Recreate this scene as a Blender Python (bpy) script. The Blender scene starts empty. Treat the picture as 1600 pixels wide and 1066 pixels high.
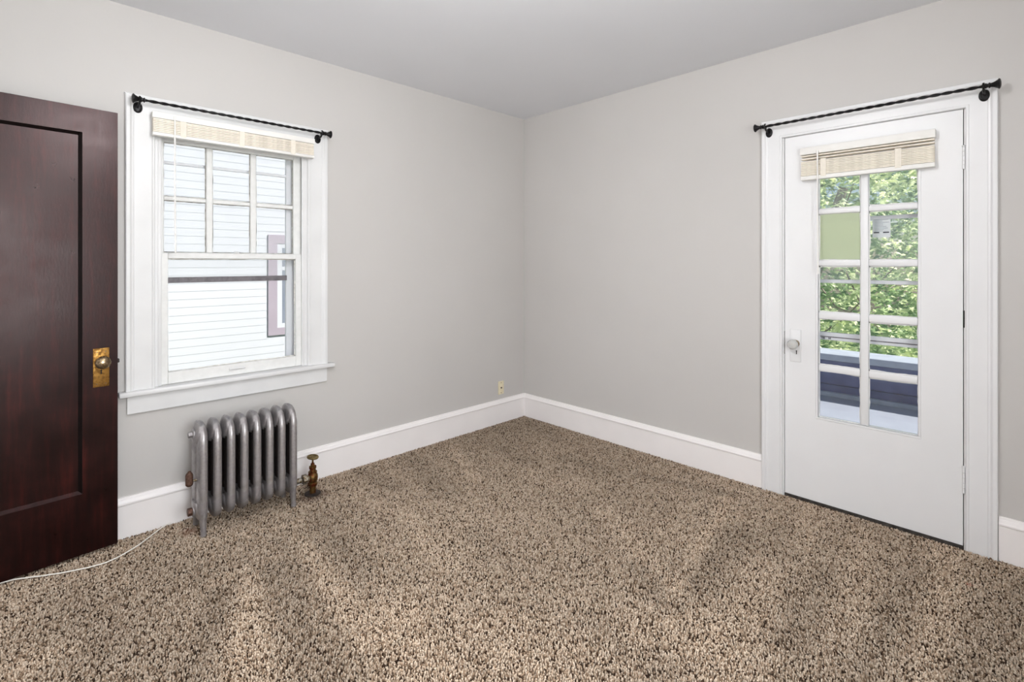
import bpy, bmesh, math, random
import numpy as np
from mathutils import Vector, Matrix
R = math.radians
PI = math.pi
scene = bpy.context.scene
COL = scene.collection
random.seed(7)

# ------------------------------------------------------------------ camera, sky, sun, big lights, exposure
# room axes: the corner in view is the origin; wall_left is y = 0, wall_right is x = 0, room at x < 0, y < 0
CEIL, EYE = 2.57, 1.321
cam = bpy.data.cameras.new('camera'); cam_o = bpy.data.objects.new('camera', cam); COL.objects.link(cam_o)
cam_o.location = (-3.1248, -3.0417, EYE)
cam_o.rotation_euler = (R(90), 0, R(45.62 - 90))
cam.sensor_width = 36.0
cam.lens = 782.0 / 1600 * 36.0
cam.shift_y = -(533 - 411) / 1600
cam.clip_start = 0.02
scene.camera = cam_o

world = bpy.data.worlds.new('world'); scene.world = world; world.use_nodes = True
wt = world.node_tree; wt.nodes.clear()
w_out = wt.nodes.new('ShaderNodeOutputWorld'); w_bg = wt.nodes.new('ShaderNodeBackground'); w_sky = wt.nodes.new('ShaderNodeTexSky')
w_sky.sky_type = 'NISHITA'; w_sky.sun_disc = False; w_sky.sun_elevation = R(48); w_sky.sun_rotation = R(150)
w_bg.inputs['Strength'].default_value = 0.13
wt.links.new(w_sky.outputs[0], w_bg.inputs[0]); wt.links.new(w_bg.outputs[0], w_out.inputs[0])

sun = bpy.data.lights.new('sun', 'SUN'); sun.energy = 8.0; sun.angle = R(0.6); sun.color = (1.0, 0.96, 0.9)
sun_o = bpy.data.objects.new('sun', sun); COL.objects.link(sun_o)
sun_o.location = (6, -10, 12)
sun_o.rotation_euler = Vector((-0.45, 0.75, -0.95)).to_track_quat('-Z', 'Y').to_euler()

LAMP_L = 62.0          # radiance of the added ceiling lamp's opal globe
def area_light(name, loc, direction, sx, sy, power, color):
    l = bpy.data.lights.new(name, 'AREA'); l.shape = 'RECTANGLE'; l.size = sx; l.size_y = sy; l.energy = power; l.color = color
    o = bpy.data.objects.new(name, l); COL.objects.link(o); o.location = loc
    o.rotation_euler = Vector(direction).to_track_quat('-Z', 'Z').to_euler()
    return o
# added light at the made-up window behind the camera, standing in for daylight
area_light('added_rear_light', (-2.72, -4.02, 1.375), (0, 1, 0), 1.2, 1.5, 74.0, (0.95, 0.98, 1.0))
# added fill light in the unseen hall, shining through the open doorway
area_light('added_hall_light', (-4.92, -.62, 1.35), (1, -.12, -.05), 0.9, 1.7, 50.0, (0.97, 0.98, 1.0))

vs = scene.view_settings
vs.view_transform = 'Standard'; vs.look = 'None'; vs.gamma = 1.0; vs.use_curve_mapping = False
vs.exposure = 0.07
scene.cycles.use_denoising = True
scene.cycles.max_bounces = 10
scene.cycles.diffuse_bounces = 6
scene.cycles.transparent_max_bounces = 16
scene.cycles.caustics_reflective = False
scene.cycles.caustics_refractive = False
scene.cycles.sample_clamp_indirect = 6.0

# ------------------------------------------------------------------ materials
def s2l(c):
    c = c / 255.0
    return c / 12.92 if c <= 0.04045 else ((c + 0.055) / 1.055) ** 2.4
def rgb(r, g, b): return (s2l(r), s2l(g), s2l(b), 1.0)
def new_mat(name):
    m = bpy.data.materials.new(name); m.use_nodes = True
    nt = m.node_tree
    return m, nt, nt.nodes['Principled BSDF']
def pset(p, **k):
    for n, v in k.items():
        p.inputs[n.replace('_', ' ')].default_value = v
def noise(nt, scale, detail=2.0, rough=0.5, stretch=None, coord='Object'):
    tc = nt.nodes.new('ShaderNodeTexCoord'); n = nt.nodes.new('ShaderNodeTexNoise')
    n.inputs['Scale'].default_value = scale; n.inputs['Detail'].default_value = detail; n.inputs['Roughness'].default_value = rough
    if stretch:
        mp = nt.nodes.new('ShaderNodeMapping'); mp.inputs['Scale'].default_value = stretch
        nt.links.new(tc.outputs[coord], mp.inputs[0]); nt.links.new(mp.outputs[0], n.inputs['Vector'])
    else:
        nt.links.new(tc.outputs[coord], n.inputs['Vector'])
    return n
def ramp(nt, fac, stops):
    r = nt.nodes.new('ShaderNodeValToRGB'); e = r.color_ramp.elements
    while len(e) < len(stops): e.new(0.5)
    for k, (p, c) in enumerate(stops): e[k].position = p; e[k].color = c
    nt.links.new(fac, r.inputs[0]); return r
def bump(nt, p, fac, strength, dist):
    b = nt.nodes.new('ShaderNodeBump'); b.inputs['Strength'].default_value = strength; b.inputs['Distance'].default_value = dist
    nt.links.new(fac, b.inputs['Height']); nt.links.new(b.outputs[0], p.inputs['Normal']); return b
def paint(name, c, rough, var=4, scale=3.0, bs=0.15, bscale=60.0, bd=0.002, spec=0.5):
    m, nt, p = new_mat(name)
    n = noise(nt, scale, 3)
    lo = rgb(*[max(0, v - var) for v in c]); hi = rgb(*[min(255, v + var) for v in c])
    r = ramp(nt, n.outputs['Fac'], [(0.3, lo), (0.7, hi)])
    nt.links.new(r.outputs[0], p.inputs['Base Color'])
    n2 = noise(nt, bscale, 3)
    bump(nt, p, n2.outputs['Fac'], bs, bd)
    pset(p, Roughness=rough)
    p.inputs['Specular IOR Level'].default_value = spec
    return m
def metal(name, c, rough, metallic=1.0, var=0.0, rust=None, rscale=30):
    m, nt, p = new_mat(name)
    pset(p, Roughness=rough, Metallic=metallic); p.inputs['Base Color'].default_value = rgb(*c)
    if rust:
        n = noise(nt, rscale, 4, 0.65)
        r = ramp(nt, n.outputs['Fac'], [(0.42, rgb(*c)), (0.58, rgb(*rust))])
        nt.links.new(r.outputs[0], p.inputs['Base Color'])
        r2 = ramp(nt, n.outputs['Fac'], [(0.42, (rough,) * 3 + (1,)), (0.6, (0.7,) * 3 + (1,))])
        nt.links.new(r2.outputs[0], p.inputs['Roughness'])
        bump(nt, p, n.outputs['Fac'], 0.25, 0.002)
    return m
def glass(name, tint=(0.985, 0.985, 0.985), gloss=0.03, haze=0.0, haze_col=(0.85, 0.88, 0.88), wav=0.0):
    m = bpy.data.materials.new(name); m.use_nodes = True; nt = m.node_tree; nt.nodes.clear()
    o = nt.nodes.new('ShaderNodeOutputMaterial'); t = nt.nodes.new('ShaderNodeBsdfTransparent'); t.inputs[0].default_value = tint + (1,)
    g = nt.nodes.new('ShaderNodeBsdfGlossy'); g.inputs['Roughness'].default_value = 0.02
    mx = nt.nodes.new('ShaderNodeMixShader'); mx.inputs[0].default_value = gloss
    nt.links.new(t.outputs[0], mx.inputs[1]); nt.links.new(g.outputs[0], mx.inputs[2])
    last = mx
    if haze:
        d = nt.nodes.new('ShaderNodeBsdfDiffuse'); d.inputs[0].default_value = haze_col + (1,)
        tr = nt.nodes.new('ShaderNodeBsdfTranslucent'); tr.inputs[0].default_value = haze_col + (1,)
        ad = nt.nodes.new('ShaderNodeMixShader'); ad.inputs[0].default_value = 0.5
        nt.links.new(d.outputs[0], ad.inputs[1]); nt.links.new(tr.outputs[0], ad.inputs[2])
        m2 = nt.nodes.new('ShaderNodeMixShader'); m2.inputs[0].default_value = haze
        nt.links.new(last.outputs[0], m2.inputs[1]); nt.links.new(ad.outputs[0], m2.inputs[2]); last = m2
    nt.links.new(last.outputs[0], o.inputs[0])
    return m
M = {}
M['wall'] = paint('greige_wall_paint', (199, 196, 193), 0.55, 2, 1.2, 0.12, 14, 0.006, 0.25)
M['ceiling'] = paint('ceiling_paint', (229, 230, 234), 0.7, 2, 1.0, 0.1, 9, 0.006, 0.2)
M['trim'] = paint('white_gloss_paint', (230, 230, 231), 0.32, 2, 5, 0.12, 25, 0.002, 0.4)
M['wtrim'] = paint('dimmed_white_window_paint', (221, 221, 221), 0.36, 3, 6, 0.15, 25, 0.002, 0.4)  # trim white toned down where the rear light falls strongest
M['base'] = paint('brightened_white_gloss_paint', (244, 240, 239), 0.3, 2, 5, 0.1, 25, 0.002, 0.4)  # trim white lightened to make up for weaker light near the floor
M['doorwhite'] = paint('white_door_paint', (232, 232, 233), 0.35, 2, 3, 0.15, 18, 0.002, 0.4)
M['sash'] = paint('aged_sash_paint', (226, 226, 224), 0.45, 4, 30, 0.3, 80, 0.002, 0.35)
M['putty'] = paint('chipped_putty', (206, 203, 196), 0.7, 30, 60, 0.4, 120, 0.003, 0.2)
M['grime'] = paint('dark_grime', (110, 105, 98), 0.8, 30, 60, 0.4, 120, 0.003, 0.2)
M['gap'] = paint('dark_gap', (58, 52, 48), 0.8, 20, 40)
M['iron'] = metal('black_iron', (22, 20, 21), 0.38, 0.6)
M['silver'] = metal('aluminium_radiator_paint', (172, 168, 168), 0.40, 0.8, rust=(158, 153, 153), rscale=14)
M['iron_gapshade'] = metal('dark_iron_and_gap_shade', (34, 28, 26), 0.75, 0.2, rust=(46, 34, 28), rscale=30)  # iron of the floor plate, also painted as shade between radiator sections
M['rust'] = metal('rusty_iron', (72, 48, 36), 0.55, 0.6, rust=(104, 78, 66), rscale=90)
M['oldbrass'] = metal('aged_brass', (120, 98, 58), 0.36, 0.95, rust=(104, 48, 28), rscale=45)
M['brass'] = metal('worn_brass', (172, 130, 68), 0.36, 0.95, rust=(134, 98, 52), rscale=60)
M['knobmetal'] = metal('dark_bronze', (168, 148, 118), 0.22, 0.95, rust=(110, 92, 72), rscale=40)
M['dullbrass'] = metal('dull_brass', (150, 132, 88), 0.4, 0.9, rust=(104, 88, 56), rscale=60)
M['nickel'] = metal('nickel_nut', (170, 166, 156), 0.35, 0.9, rust=(120, 100, 70), rscale=80)
M['alum'] = metal('dull_aluminium', (226, 228, 232), 0.5, 0.0)
M['darkalum'] = metal('dark_aluminium', (104, 100, 104), 0.5, 0.25, rust=(128, 124, 128), rscale=25)
M['glass'] = glass('window_glass', gloss=0.012)
M['stormglass'] = glass('dusty_storm_glass', gloss=0.015, haze=0.15)
M['stormclear'] = glass('storm_glass', gloss=0.015, haze=0.03)
M['slat'] = paint('blind_slat', (240, 232, 218), 0.5, 10, 40, 0.1, 80)
M['blindwhite'] = paint('blind_white', (236, 234, 230), 0.45, 3, 10)
M['tape'] = paint('blind_tape', (232, 225, 212), 0.8, 3, 60)
M['cord'] = paint('white_cord', (240, 236, 228), 0.5, 3, 20)
M['ivory'] = paint('ivory_plastic', (226, 216, 186), 0.4, 6, 60)
M['black'] = paint('black_recess', (14, 12, 11), 0.7, 3, 10)
M['paper'] = paint('printed_paper', (226, 230, 232), 0.8, 3, 20)
M['ink'] = paint('grey_ink', (160, 168, 176), 0.8, 3, 20)
M['inkdark'] = paint('dark_ink', (42, 44, 60), 0.8, 3, 20)
M['siding'] = paint('white_siding_paint', (195, 198, 205), 0.6, 2, 2)
M['mauve'] = paint('mauve_trim_paint', (158, 148, 160), 0.6, 3, 3)
M['navy'] = paint('navy_painted_wall', (84, 90, 130), 0.7, 10, 8, 0.4, 40)
M['bluegrey'] = paint('blue_grey_coping', (160, 168, 182), 0.6, 8, 8, 0.3, 30)
M['deck'] = paint('pale_deck_paint', (146, 152, 164), 0.6, 6, 3, 0.3, 30)
M['grass'] = paint('lawn', (92, 122, 62), 0.9, 20, 4)
M['bark'] = paint('bark', (128, 118, 104), 0.9, 20, 12, 0.8, 30, 0.01)
M['roofing'] = paint('grey_roofing', (110, 108, 108), 0.8, 10, 6)

def wood_mat():
    m, nt, p = new_mat('mahogany_varnish')
    g = noise(nt, 5.0, 6, 0.6, (9, 9, 0.7)); g2 = noise(nt, 5.0, 6, 0.62)
    r = ramp(nt, g.outputs['Fac'], [(0.25, rgb(10, 2, 2)), (0.55, rgb(28, 6, 5)), (0.8, rgb(54, 15, 11))])
    r2 = ramp(nt, g2.outputs['Fac'], [(0.32, (0.40, 0.42, 0.45, 1)), (0.5, (1.0, 1.0, 1.0, 1)), (0.68, (2.0, 1.7, 1.5, 1))])
    mx = nt.nodes.new('ShaderNodeMix'); mx.data_type = 'RGBA'; mx.blend_type = 'MULTIPLY'; mx.inputs[0].default_value = 1.0
    nt.links.new(r.outputs[0], mx.inputs[6]); nt.links.new(r2.outputs[0], mx.inputs[7]); nt.links.new(mx.outputs[2], p.inputs['Base Color'])
    rr = ramp(nt, g2.outputs['Fac'], [(0.3, (0.26,) * 3 + (1,)), (0.7, (0.38,) * 3 + (1,))])
    nt.links.new(rr.outputs[0], p.inputs['Roughness'])
    b = noise(nt, 140, 3, 0.6, (1, 1, 0.25)); bump(nt, p, b.outputs['Fac'], 0.12, 0.002)
    p.inputs['Specular IOR Level'].default_value = 0.32; p.inputs['Specular Tint'].default_value = (1.0, 0.78, 0.77, 1)
    return m
M['wood'] = wood_mat()
M['shadewood'] = paint('shaded_moulding', (14, 6, 5), 0.65, 3, 20, 0.1, 60, 0.002, 0.12)  # shade of the top and side mouldings put into their colour

def carpet_mat():
    m, nt, p = new_mat('carpet_yarn')
    a = nt.nodes.new('ShaderNodeAttribute'); a.attribute_name = 'yarn'
    nt.links.new(a.outputs['Color'], p.inputs['Base Color'])
    pset(p, Roughness=0.95); p.inputs['Specular IOR Level'].default_value = 0.1
    return m
M['carpet'] = carpet_mat()
M['backing'] = paint('carpet_backing', (96, 80, 66), 0.95, 10, 40)

def leaf_mat(name, c, c2):
    m, nt, p = new_mat(name)
    n = noise(nt, 1.6, 2)
    r = ramp(nt, n.outputs['Fac'], [(0.35, rgb(*c)), (0.65, rgb(*c2))])
    nt.links.new(r.outputs[0], p.inputs['Base Color']); pset(p, Roughness=0.45)
    tr = nt.nodes.new('ShaderNodeBsdfTranslucent'); mx = nt.nodes.new('ShaderNodeMixShader'); mx.inputs[0].default_value = 0.5
    hs = nt.nodes.new('ShaderNodeHueSaturation'); hs.inputs['Value'].default_value = 2.0; hs.inputs['Saturation'].default_value = 0.85; hs.inputs['Hue'].default_value = 0.485
    nt.links.new(r.outputs[0], hs.inputs['Color']); nt.links.new(hs.outputs[0], tr.inputs[0])
    nt.links.new(p.outputs[0], mx.inputs[1]); nt.links.new(tr.outputs[0], mx.inputs[2])
    nt.links.new(mx.outputs[0], nt.nodes['Material Output'].inputs[0])
    return m
M['leaf'] = leaf_mat('green_maple_leaf', (112, 146, 96), (230, 234, 192))  # pale tone painted in clumps to stand for sunlit highlights
M['leaf_deep'] = leaf_mat('deep_green_leaf', (96, 134, 96), (156, 180, 128))

def frosted_mat():
    m = bpy.data.materials.new('frosted_glass'); m.use_nodes = True; nt = m.node_tree; nt.nodes.clear()
    o = nt.nodes.new('ShaderNodeOutputMaterial')
    rf = nt.nodes.new('ShaderNodeBsdfRefraction'); rf.inputs['Roughness'].default_value = 0.55; rf.inputs['IOR'].default_value = 1.12; rf.inputs[0].default_value = (0.95, 0.97, 0.9, 1)
    tl = nt.nodes.new('ShaderNodeBsdfTranslucent'); tl.inputs[0].default_value = (0.95, 0.98, 0.86, 1)
    df = nt.nodes.new('ShaderNodeBsdfDiffuse'); df.inputs[0].default_value = (0.84, 0.92, 0.66, 1)
    a = nt.nodes.new('ShaderNodeMixShader'); a.inputs[0].default_value = 0.35
    b = nt.nodes.new('ShaderNodeMixShader'); b.inputs[0].default_value = 0.45
    nt.links.new(rf.outputs[0], a.inputs[1]); nt.links.new(tl.outputs[0], a.inputs[2])
    nt.links.new(a.outputs[0], b.inputs[1]); nt.links.new(df.outputs[0], b.inputs[2]); nt.links.new(b.outputs[0], o.inputs[0])
    return m
M['frosted'] = frosted_mat()
def crystal_mat():
    m, nt, p = new_mat('cut_crystal')
    p.inputs['Base Color'].default_value = (0.95, 0.95, 0.93, 1); pset(p, Roughness=0.06, IOR=1.5)
    p.inputs['Transmission Weight'].default_value = 0.45
    return m
M['crystal'] = crystal_mat()
def lamp_mat():
    m, nt, p = new_mat('lit_opal_glass')
    p.inputs['Base Color'].default_value = (0.9, 0.9, 0.88, 1)
    p.inputs['Emission Color'].default_value = (0.99, 0.985, 1.0, 1); p.inputs['Emission Strength'].default_value = LAMP_L
    return m
M['lamp'] = lamp_mat()

# ------------------------------------------------------------------ mesh helpers
def tag(o, label=None, cat=None, group=None, kind=None):
    if label: o['label'] = label
    if cat: o['category'] = cat
    if group: o['group'] = group
    if kind: o['kind'] = kind
    return o
def empty(name, loc=(0, 0, 0)):
    o = bpy.data.objects.new(name, None); COL.objects.link(o); o.location = loc; o.empty_display_size = 0.05
    return o
class MB:
    def __init__(self): self.bm = bmesh.new()
    def box(self, x0, x1, y0, y1, z0, z1, bev=0.0, seg=1):
        b = bmesh.new()
        bmesh.ops.create_cube(b, size=1.0)
        for v in b.verts:
            v.co = Vector(((x0 + x1) / 2 + v.co.x * (x1 - x0), (y0 + y1) / 2 + v.co.y * (y1 - y0), (z0 + z1) / 2 + v.co.z * (z1 - z0)))
        if bev: bmesh.ops.bevel(b, geom=list(b.edges), offset=bev, segments=seg, profile=0.5, affect='EDGES')
        self.add(b); return self
    def add(self, b, mat=None):
        if mat is not None: b.transform(mat)
        me = bpy.data.meshes.new('tmp'); b.to_mesh(me); b.free(); self.bm.from_mesh(me); bpy.data.meshes.remove(me)
    def faces(self, verts, faces):
        vs_ = [self.bm.verts.new(v) for v in verts]
        for f in faces: self.bm.faces.new([vs_[i] for i in f])
        return self
    def lathe(self, prof, origin, axis, n=20, scale2=(1, 1)):
        # prof: (radius, height along axis)
        ax = Vector(axis).normalized()
        t = Vector((0, 0, 1)) if abs(ax.z) < 0.9 else Vector((1, 0, 0))
        u = ax.cross(t).normalized(); w = ax.cross(u).normalized(); o = Vector(origin)
        rings = []
        for r, h in prof:
            if r < 1e-6: rings.append([self.bm.verts.new(o + ax * h)])
            else: rings.append([self.bm.verts.new(o + ax * h + u * (r * scale2[0] * math.cos(2 * PI * k / n)) + w * (r * scale2[1] * math.sin(2 * PI * k / n))) for k in range(n)])
        for a, b in zip(rings, rings[1:]):
            for k in range(n):
                k2 = (k + 1) % n
                if len(a) == 1 and len(b) == 1: continue
                if len(a) == 1: self.bm.faces.new([a[0], b[k], b[k2]])
                elif len(b) == 1: self.bm.faces.new([a[k], b[0], a[k2]])
                else: self.bm.faces.new([a[k], b[k], b[k2], a[k2]])
        if len(rings[0]) > 1: self.bm.faces.new(rings[0])
        if len(rings[-1]) > 1: self.bm.faces.new(rings[-1])
        return self
    def tube(self, pts, r, n=8, closed=False, radii=None, flat=None):
        pts = [Vector(p) for p in pts]; N = len(pts); rings = []
        prev = None
        for i, p in enumerate(pts):
            if closed: d = pts[(i + 1) % N] - pts[i - 1]
            else: d = pts[min(i + 1, N - 1)] - pts[max(i - 1, 0)]
            d.normalize()
            if prev is None:
                t = Vector((0, 0, 1)) if abs(d.z) < 0.9 else Vector((1, 0, 0))
                u = d.cross(t).normalized()
            else:
                u = (prev - d * prev.dot(d)).normalized()
            prev = u; w = d.cross(u)
            rr = radii[i] if radii else r
            rings.append([self.bm.verts.new(p + u * (rr * math.cos(2 * PI * k / n)) + w * (rr * math.sin(2 * PI * k / n))) for k in range(n)])
        for i in range(N if closed else N - 1):
            a, b = rings[i], rings[(i + 1) % N]
            for k in range(n): self.bm.faces.new([a[k], b[k], b[(k + 1) % n], a[(k + 1) % n]])
        if not closed: self.bm.faces.new(rings[0]); self.bm.faces.new(rings[-1])
        return self
    def build(self, name, mat, parent=None, smooth=False, angle=40, recalc=True):
        if recalc: bmesh.ops.recalc_face_normals(self.bm, faces=list(self.bm.faces))
        me = bpy.data.meshes.new(name); self.bm.to_mesh(me); self.bm.free()
        me.materials.append(M[mat] if isinstance(mat, str) else mat)
        if smooth:
            me.polygons.foreach_set('use_smooth', [True] * len(me.polygons))
            me.set_sharp_from_angle(angle=R(angle))
        o = bpy.data.objects.new(name, me); COL.objects.link(o)
        if parent is not None:
            o.parent = parent
            o.matrix_parent_inverse = parent.matrix_world.inverted() if parent.type != 'EMPTY' else Matrix.Translation(parent.location).inverted()
        return o
def under(o, parent):
    """make o a child of parent without moving it"""
    bpy.context.view_layer.update()
    o.parent = parent; o.matrix_parent_inverse = parent.matrix_world.inverted()
    return o
def boxobj(name, mat, b, parent=None, bev=0.0, seg=1):
    m = MB(); m.box(*b, bev=bev, seg=seg); return m.build(name, mat, parent, smooth=bev > 0)

# wall frames: u runs along the wall to the right as seen from the room, v up, w out into the room
def WL(u, v, w): return (u, -w, v)
def WR(u, v, w): return (-w, -u, v)
def WE(u, v, w): return (-3.58 + w, u, v)
def WB(u, v, w): return (-u, -3.9 + w, v)
def profile_piece(W, A, B, out, prof, name, mat, parent, mitre=(0, 0)):
    """sweep prof [(across, thick)] from A to B (u, v on the wall); out is the across direction; mitre shifts the ends"""
    ax = Vector((B[0] - A[0], B[1] - A[1])).normalized()
    va, vb = [], []
    for c, t in prof:
        a = Vector(A) + Vector(out) * c - ax * (mitre[0] * c); b = Vector(B) + Vector(out) * c + ax * (mitre[1] * c)
        va.append(W(a.x, a.y, t)); vb.append(W(b.x, b.y, t))
    n = len(prof); m = MB()
    fs = [[i, (i + 1) % n, n + (i + 1) % n, n + i] for i in range(n)] + [list(range(n)), list(range(2 * n - 1, n - 1, -1))]
    m.faces(va + vb, fs)
    return m.build(name, mat, parent)
def casing_profile(w):
    return [(0, 0), (0, .015), (.003, .0185), (.010, .019), (.013, .016), (w - .034, .017), (w - .031, .020), (w - .024, .021), (w - .021, .0245), (w - .016, .029), (w - .003, .029), (w, .026), (w, 0)]
def wbox(W, u0, u1, v0, v1, w0, w1):
    a, b = W(u0, v0, w0), W(u1, v1, w1)
    return (min(a[0], b[0]), max(a[0], b[0]), min(a[1], b[1]), max(a[1], b[1]), min(a[2], b[2]), max(a[2], b[2]))

# ------------------------------------------------------------------ the shell
T = 0.16
XE, YB = -3.58, -3.9
WIN = (-2.652, -1.890, 0.675, 2.020)          # window opening in wall_left: x0, x1, z0, z1
DOP = (2.066, 2.864, -0.012, 2.056)           # door opening in wall_right: u0, u1 (u = -y), z0, z1
def wall(name, W, u0, u1, holes, label, mat='wall', z0=-0.012, z1=CEIL, thick=T):
    m = MB(); us = u0
    for (a, b, c, d) in sorted(holes):
        m.box(*wbox(W, us, a, z0, z1, -thick, 0))
        if c > z0 + 0.001: m.box(*wbox(W, a, b, z0, c, -thick, 0))
        m.box(*wbox(W, a, b, d, z1, -thick, 0)); us = b
    m.box(*wbox(W, us, u1, z0, z1, -thick, 0))
    return tag(m.build(name, mat), label, 'wall', kind='structure')
wall('wall_left', WL, XE - T, T, [WIN], 'plain greige wall with the sash window and the radiator')
wall('wall_right', WR, 0.0, -YB + T, [DOP], 'plain greige wall with the white glazed door')
HALL = (-0.93, -0.14, -0.012, 2.045)
wall('wall_entry', WE, YB, 0.0, [HALL], 'greige wall beside the dark wooden door, outside the picture')
REAR = (2.10, 3.34, 0.60, 2.15)
wall('wall_back', WB, 0.0, -XE, [REAR], 'greige wall behind the viewer, with an opening added for the rear light')
tag(boxobj('ceiling', 'ceiling', (XE - T, T, YB - T, T, CEIL, CEIL + 0.14)), 'plain matt off-white ceiling', 'ceiling', kind='structure')
tag(boxobj('floor', 'backing', (XE - T, T, YB - T, T, -0.10, -0.012)), 'floor under the brown carpet', 'floor', kind='structure')
tag(boxobj('roof', 'roofing', (XE - 2.2, 1.35, YB - 0.5, 0.42, CEIL + 0.16, CEIL + 0.30)), 'roof slab above the room with an added sun-blocking overhang', 'roof', kind='structure')  # overhang out of view, added to keep sun off the glazed door

# baseboards
BASE = [(0, 0), (.150, 0), (.150, .006), (.186, .006), (.186, 0), (0, 0)]
def baseboard(name, W, u0, u1, label):
    e = empty(name, W(u0, 0, 0))
    tag(e, label, 'baseboard', kind='structure')
    profile_piece(W, (u0, -.012), (u1, -.012), (0, 1), [(0, 0), (0, .019), (.163, .019), (.165, .017), (.165, 0)], 'board', 'base', e)
    profile_piece(W, (u0, .153), (u1, .153), (0, 1), [(0, 0), (0, .022), (.004, .0245), (.010, .0245), (.014, .021), (.018, .0195), (.024, .017), (.030, .012), (.034, .011), (.037, .008), (.037, 0)], 'cap_moulding', 'base', e)
    return e
baseboard('baseboard_left', WL, XE, -0.0005, 'tall white baseboard with moulded cap along the window wall')
baseboard('baseboard_right', WR, 0.0005, 1.9665, 'tall white baseboard between the corner and the glazed door')
baseboard('baseboard_far', WR, 2.9645, -YB, 'short piece of white baseboard to the right of the glazed door')
baseboard('baseboard_entry', WE, YB, -1.05, 'white baseboard along the entry wall outside the picture')
baseboard('baseboard_back', WB, 0.03, -XE - .03, 'white baseboard under the added rear window')

# ------------------------------------------------------------------ window_1
def wavy_ring(x0, x1, z0, z1, y, wmin, wmax, th, mat, parent, name, rnd):
    """irregular ribbon of paint or putty around a pane, lying on the glass"""
    m = MB()
    def run(ax, fixed, a, b, sgn):
        n = max(6, int(abs(b - a) / 0.012)); inn, out = [], []
        w = rnd.uniform(wmin, wmax)
        for k in range(n + 1):
            t = a + (b - a) * k / n
            w = min(wmax, max(wmin, w + rnd.uniform(-.0014, .0014)))
            if ax == 'x': out.append((t, y, fixed)); inn.append((t, y, fixed + sgn * w))
            else: out.append((fixed, y, t)); inn.append((fixed + sgn * w, y, t))
        vv = out + inn + [(p[0], p[1] - th, p[2]) for p in out + inn]; N = n + 1
        fs = []
        for k in range(n):
            fs += [[k, k + 1, N + k + 1, N + k], [2 * N + k, 2 * N + k + 1, 3 * N + k + 1, 3 * N + k], [N + k, N + k + 1, 3 * N + k + 1, 3 * N + k]]
        m.faces(vv, fs)
    run('x', z0, x0, x1, 1); run('x', z1, x0, x1, -1); run('z', x0, z0, z1, 1); run('z', x1, z0, z1, -1)
    return m.build(name, mat, parent)
rnd = random.Random(3)
w1 = empty('window_1', (-2.271, 0, 0.70)); tag(w1, 'white six-over-one sash window above the radiator', 'window', kind='structure')
CW = 0.118
x0, x1, z0, z1 = WIN
profile_piece(WL, (x0, .70), (x0, z1), (-1, 0), casing_profile(CW), 'casing_leg', 'wtrim', w1, (0, 1))
profile_piece(WL, (x1, .70), (x1, z1), (1, 0), casing_profile(CW), 'casing_leg', 'wtrim', w1, (0, 1))
profile_piece(WL, (x0, z1), (x1, z1), (0, 1), casing_profile(CW + .005), 'casing_head', 'wtrim', w1, (1, 1))
m = MB(); m.box(-2.797, -1.732, -.047, 0, .675, .700, .006, 2); m.box(x0, x1, -.004, .06, .675, .6995); m.build('stool', 'wtrim', w1, True)
profile_piece(WL, (-2.763, .586), (-1.773, .586), (0, 1), [(0, 0), (0, .015), (.003, .018), (.086, .018), (.089, .016), (.089, 0)], 'apron', 'wtrim', w1)
# jambs, stops and the outer sill
for nm, b in (('jamb', (x0, x0 + .014, .001, T, .70, z1)), ('jamb', (x1 - .014, x1, .001, T, .70, z1)), ('head_jamb', (x0 + .014, x1 - .014, .001, T, z1 - .014, z1))):
    boxobj(nm, 'wtrim', b, w1)
for b in ((x0 + .014, x0 + .030, -.002, .014, .70, z1 - .014), (x1 - .030, x1 - .014, -.002, .014, .70, z1 - .014), (x0 + .030, x1 - .030, -.002, .014, z1 - .034, z1 - .014)):
    boxobj('stop', 'wtrim', b, w1, .003, 2)
boxobj('outer_sill', 'sash', (x0, x1, .061, T + .05, .655, .692), w1)
# lower sash
GX0, GX1 = -2.592, -1.950
a0, a1 = x0 + .0145, x1 - .0145
m = MB()
m.box(a0, GX0, .016, .050, .701, 1.373, .002); m.box(GX1, a1, .016, .050, .701, 1.373, .002)
m.box(GX0, GX1, .016, .050, .701, .762, .002); m.box(GX0, GX1, .012, .050, 1.343, 1.373, .003)
lower = m.build('lower_sash', 'sash', w1, True)
boxobj('pane', 'glass', (GX0 - .004, GX1 + .004, .032, .035, .758, 1.347), lower)
m = MB(); m.box(-2.312, -2.232, .001, .016, .735, .739, .0015); m.box(-2.312, -2.232, .010, .016, .729, .745, .0015); m.build('sash_lift', 'wtrim', lower, True)
wavy_ring(GX0, GX1, .762, 1.343, .0315, .001, .005, .0012, 'putty', lower, 'putty', rnd)
# upper sash with six panes
UY0, UY1 = .052, .086
uz0, uz1 = 1.376, 1.945
ux = [(-2.604, -2.412), (-2.380, -2.190), (-2.158, -1.950)]
uzr = [(1.376, 1.6455), (1.6685, 1.945)]
m = MB()
m.box(a0, ux[0][0], UY0, UY1, 1.346, 2.004, .002); m.box(ux[2][1], a1, UY0, UY1, 1.346, 2.004, .002)
m.box(ux[0][0], ux[2][1], UY0, UY1, uz1, 2.004, .002); m.box(ux[0][0], ux[2][1], UY0, UY1, 1.346, uz0, .002)
upper = m.build('upper_sash', 'sash', w1, True)
for k in (0, 1):
    boxobj('muntin', 'sash', (ux[k][1], ux[k + 1][0], UY0 + .004, UY1 - .004, uz0, uz1), upper, .004, 1)
for (p, q) in ux: boxobj('muntin', 'sash', (p, q, UY0 + .006, UY1 - .006, uzr[0][1], uzr[1][0]), upper, .004, 1)
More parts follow.
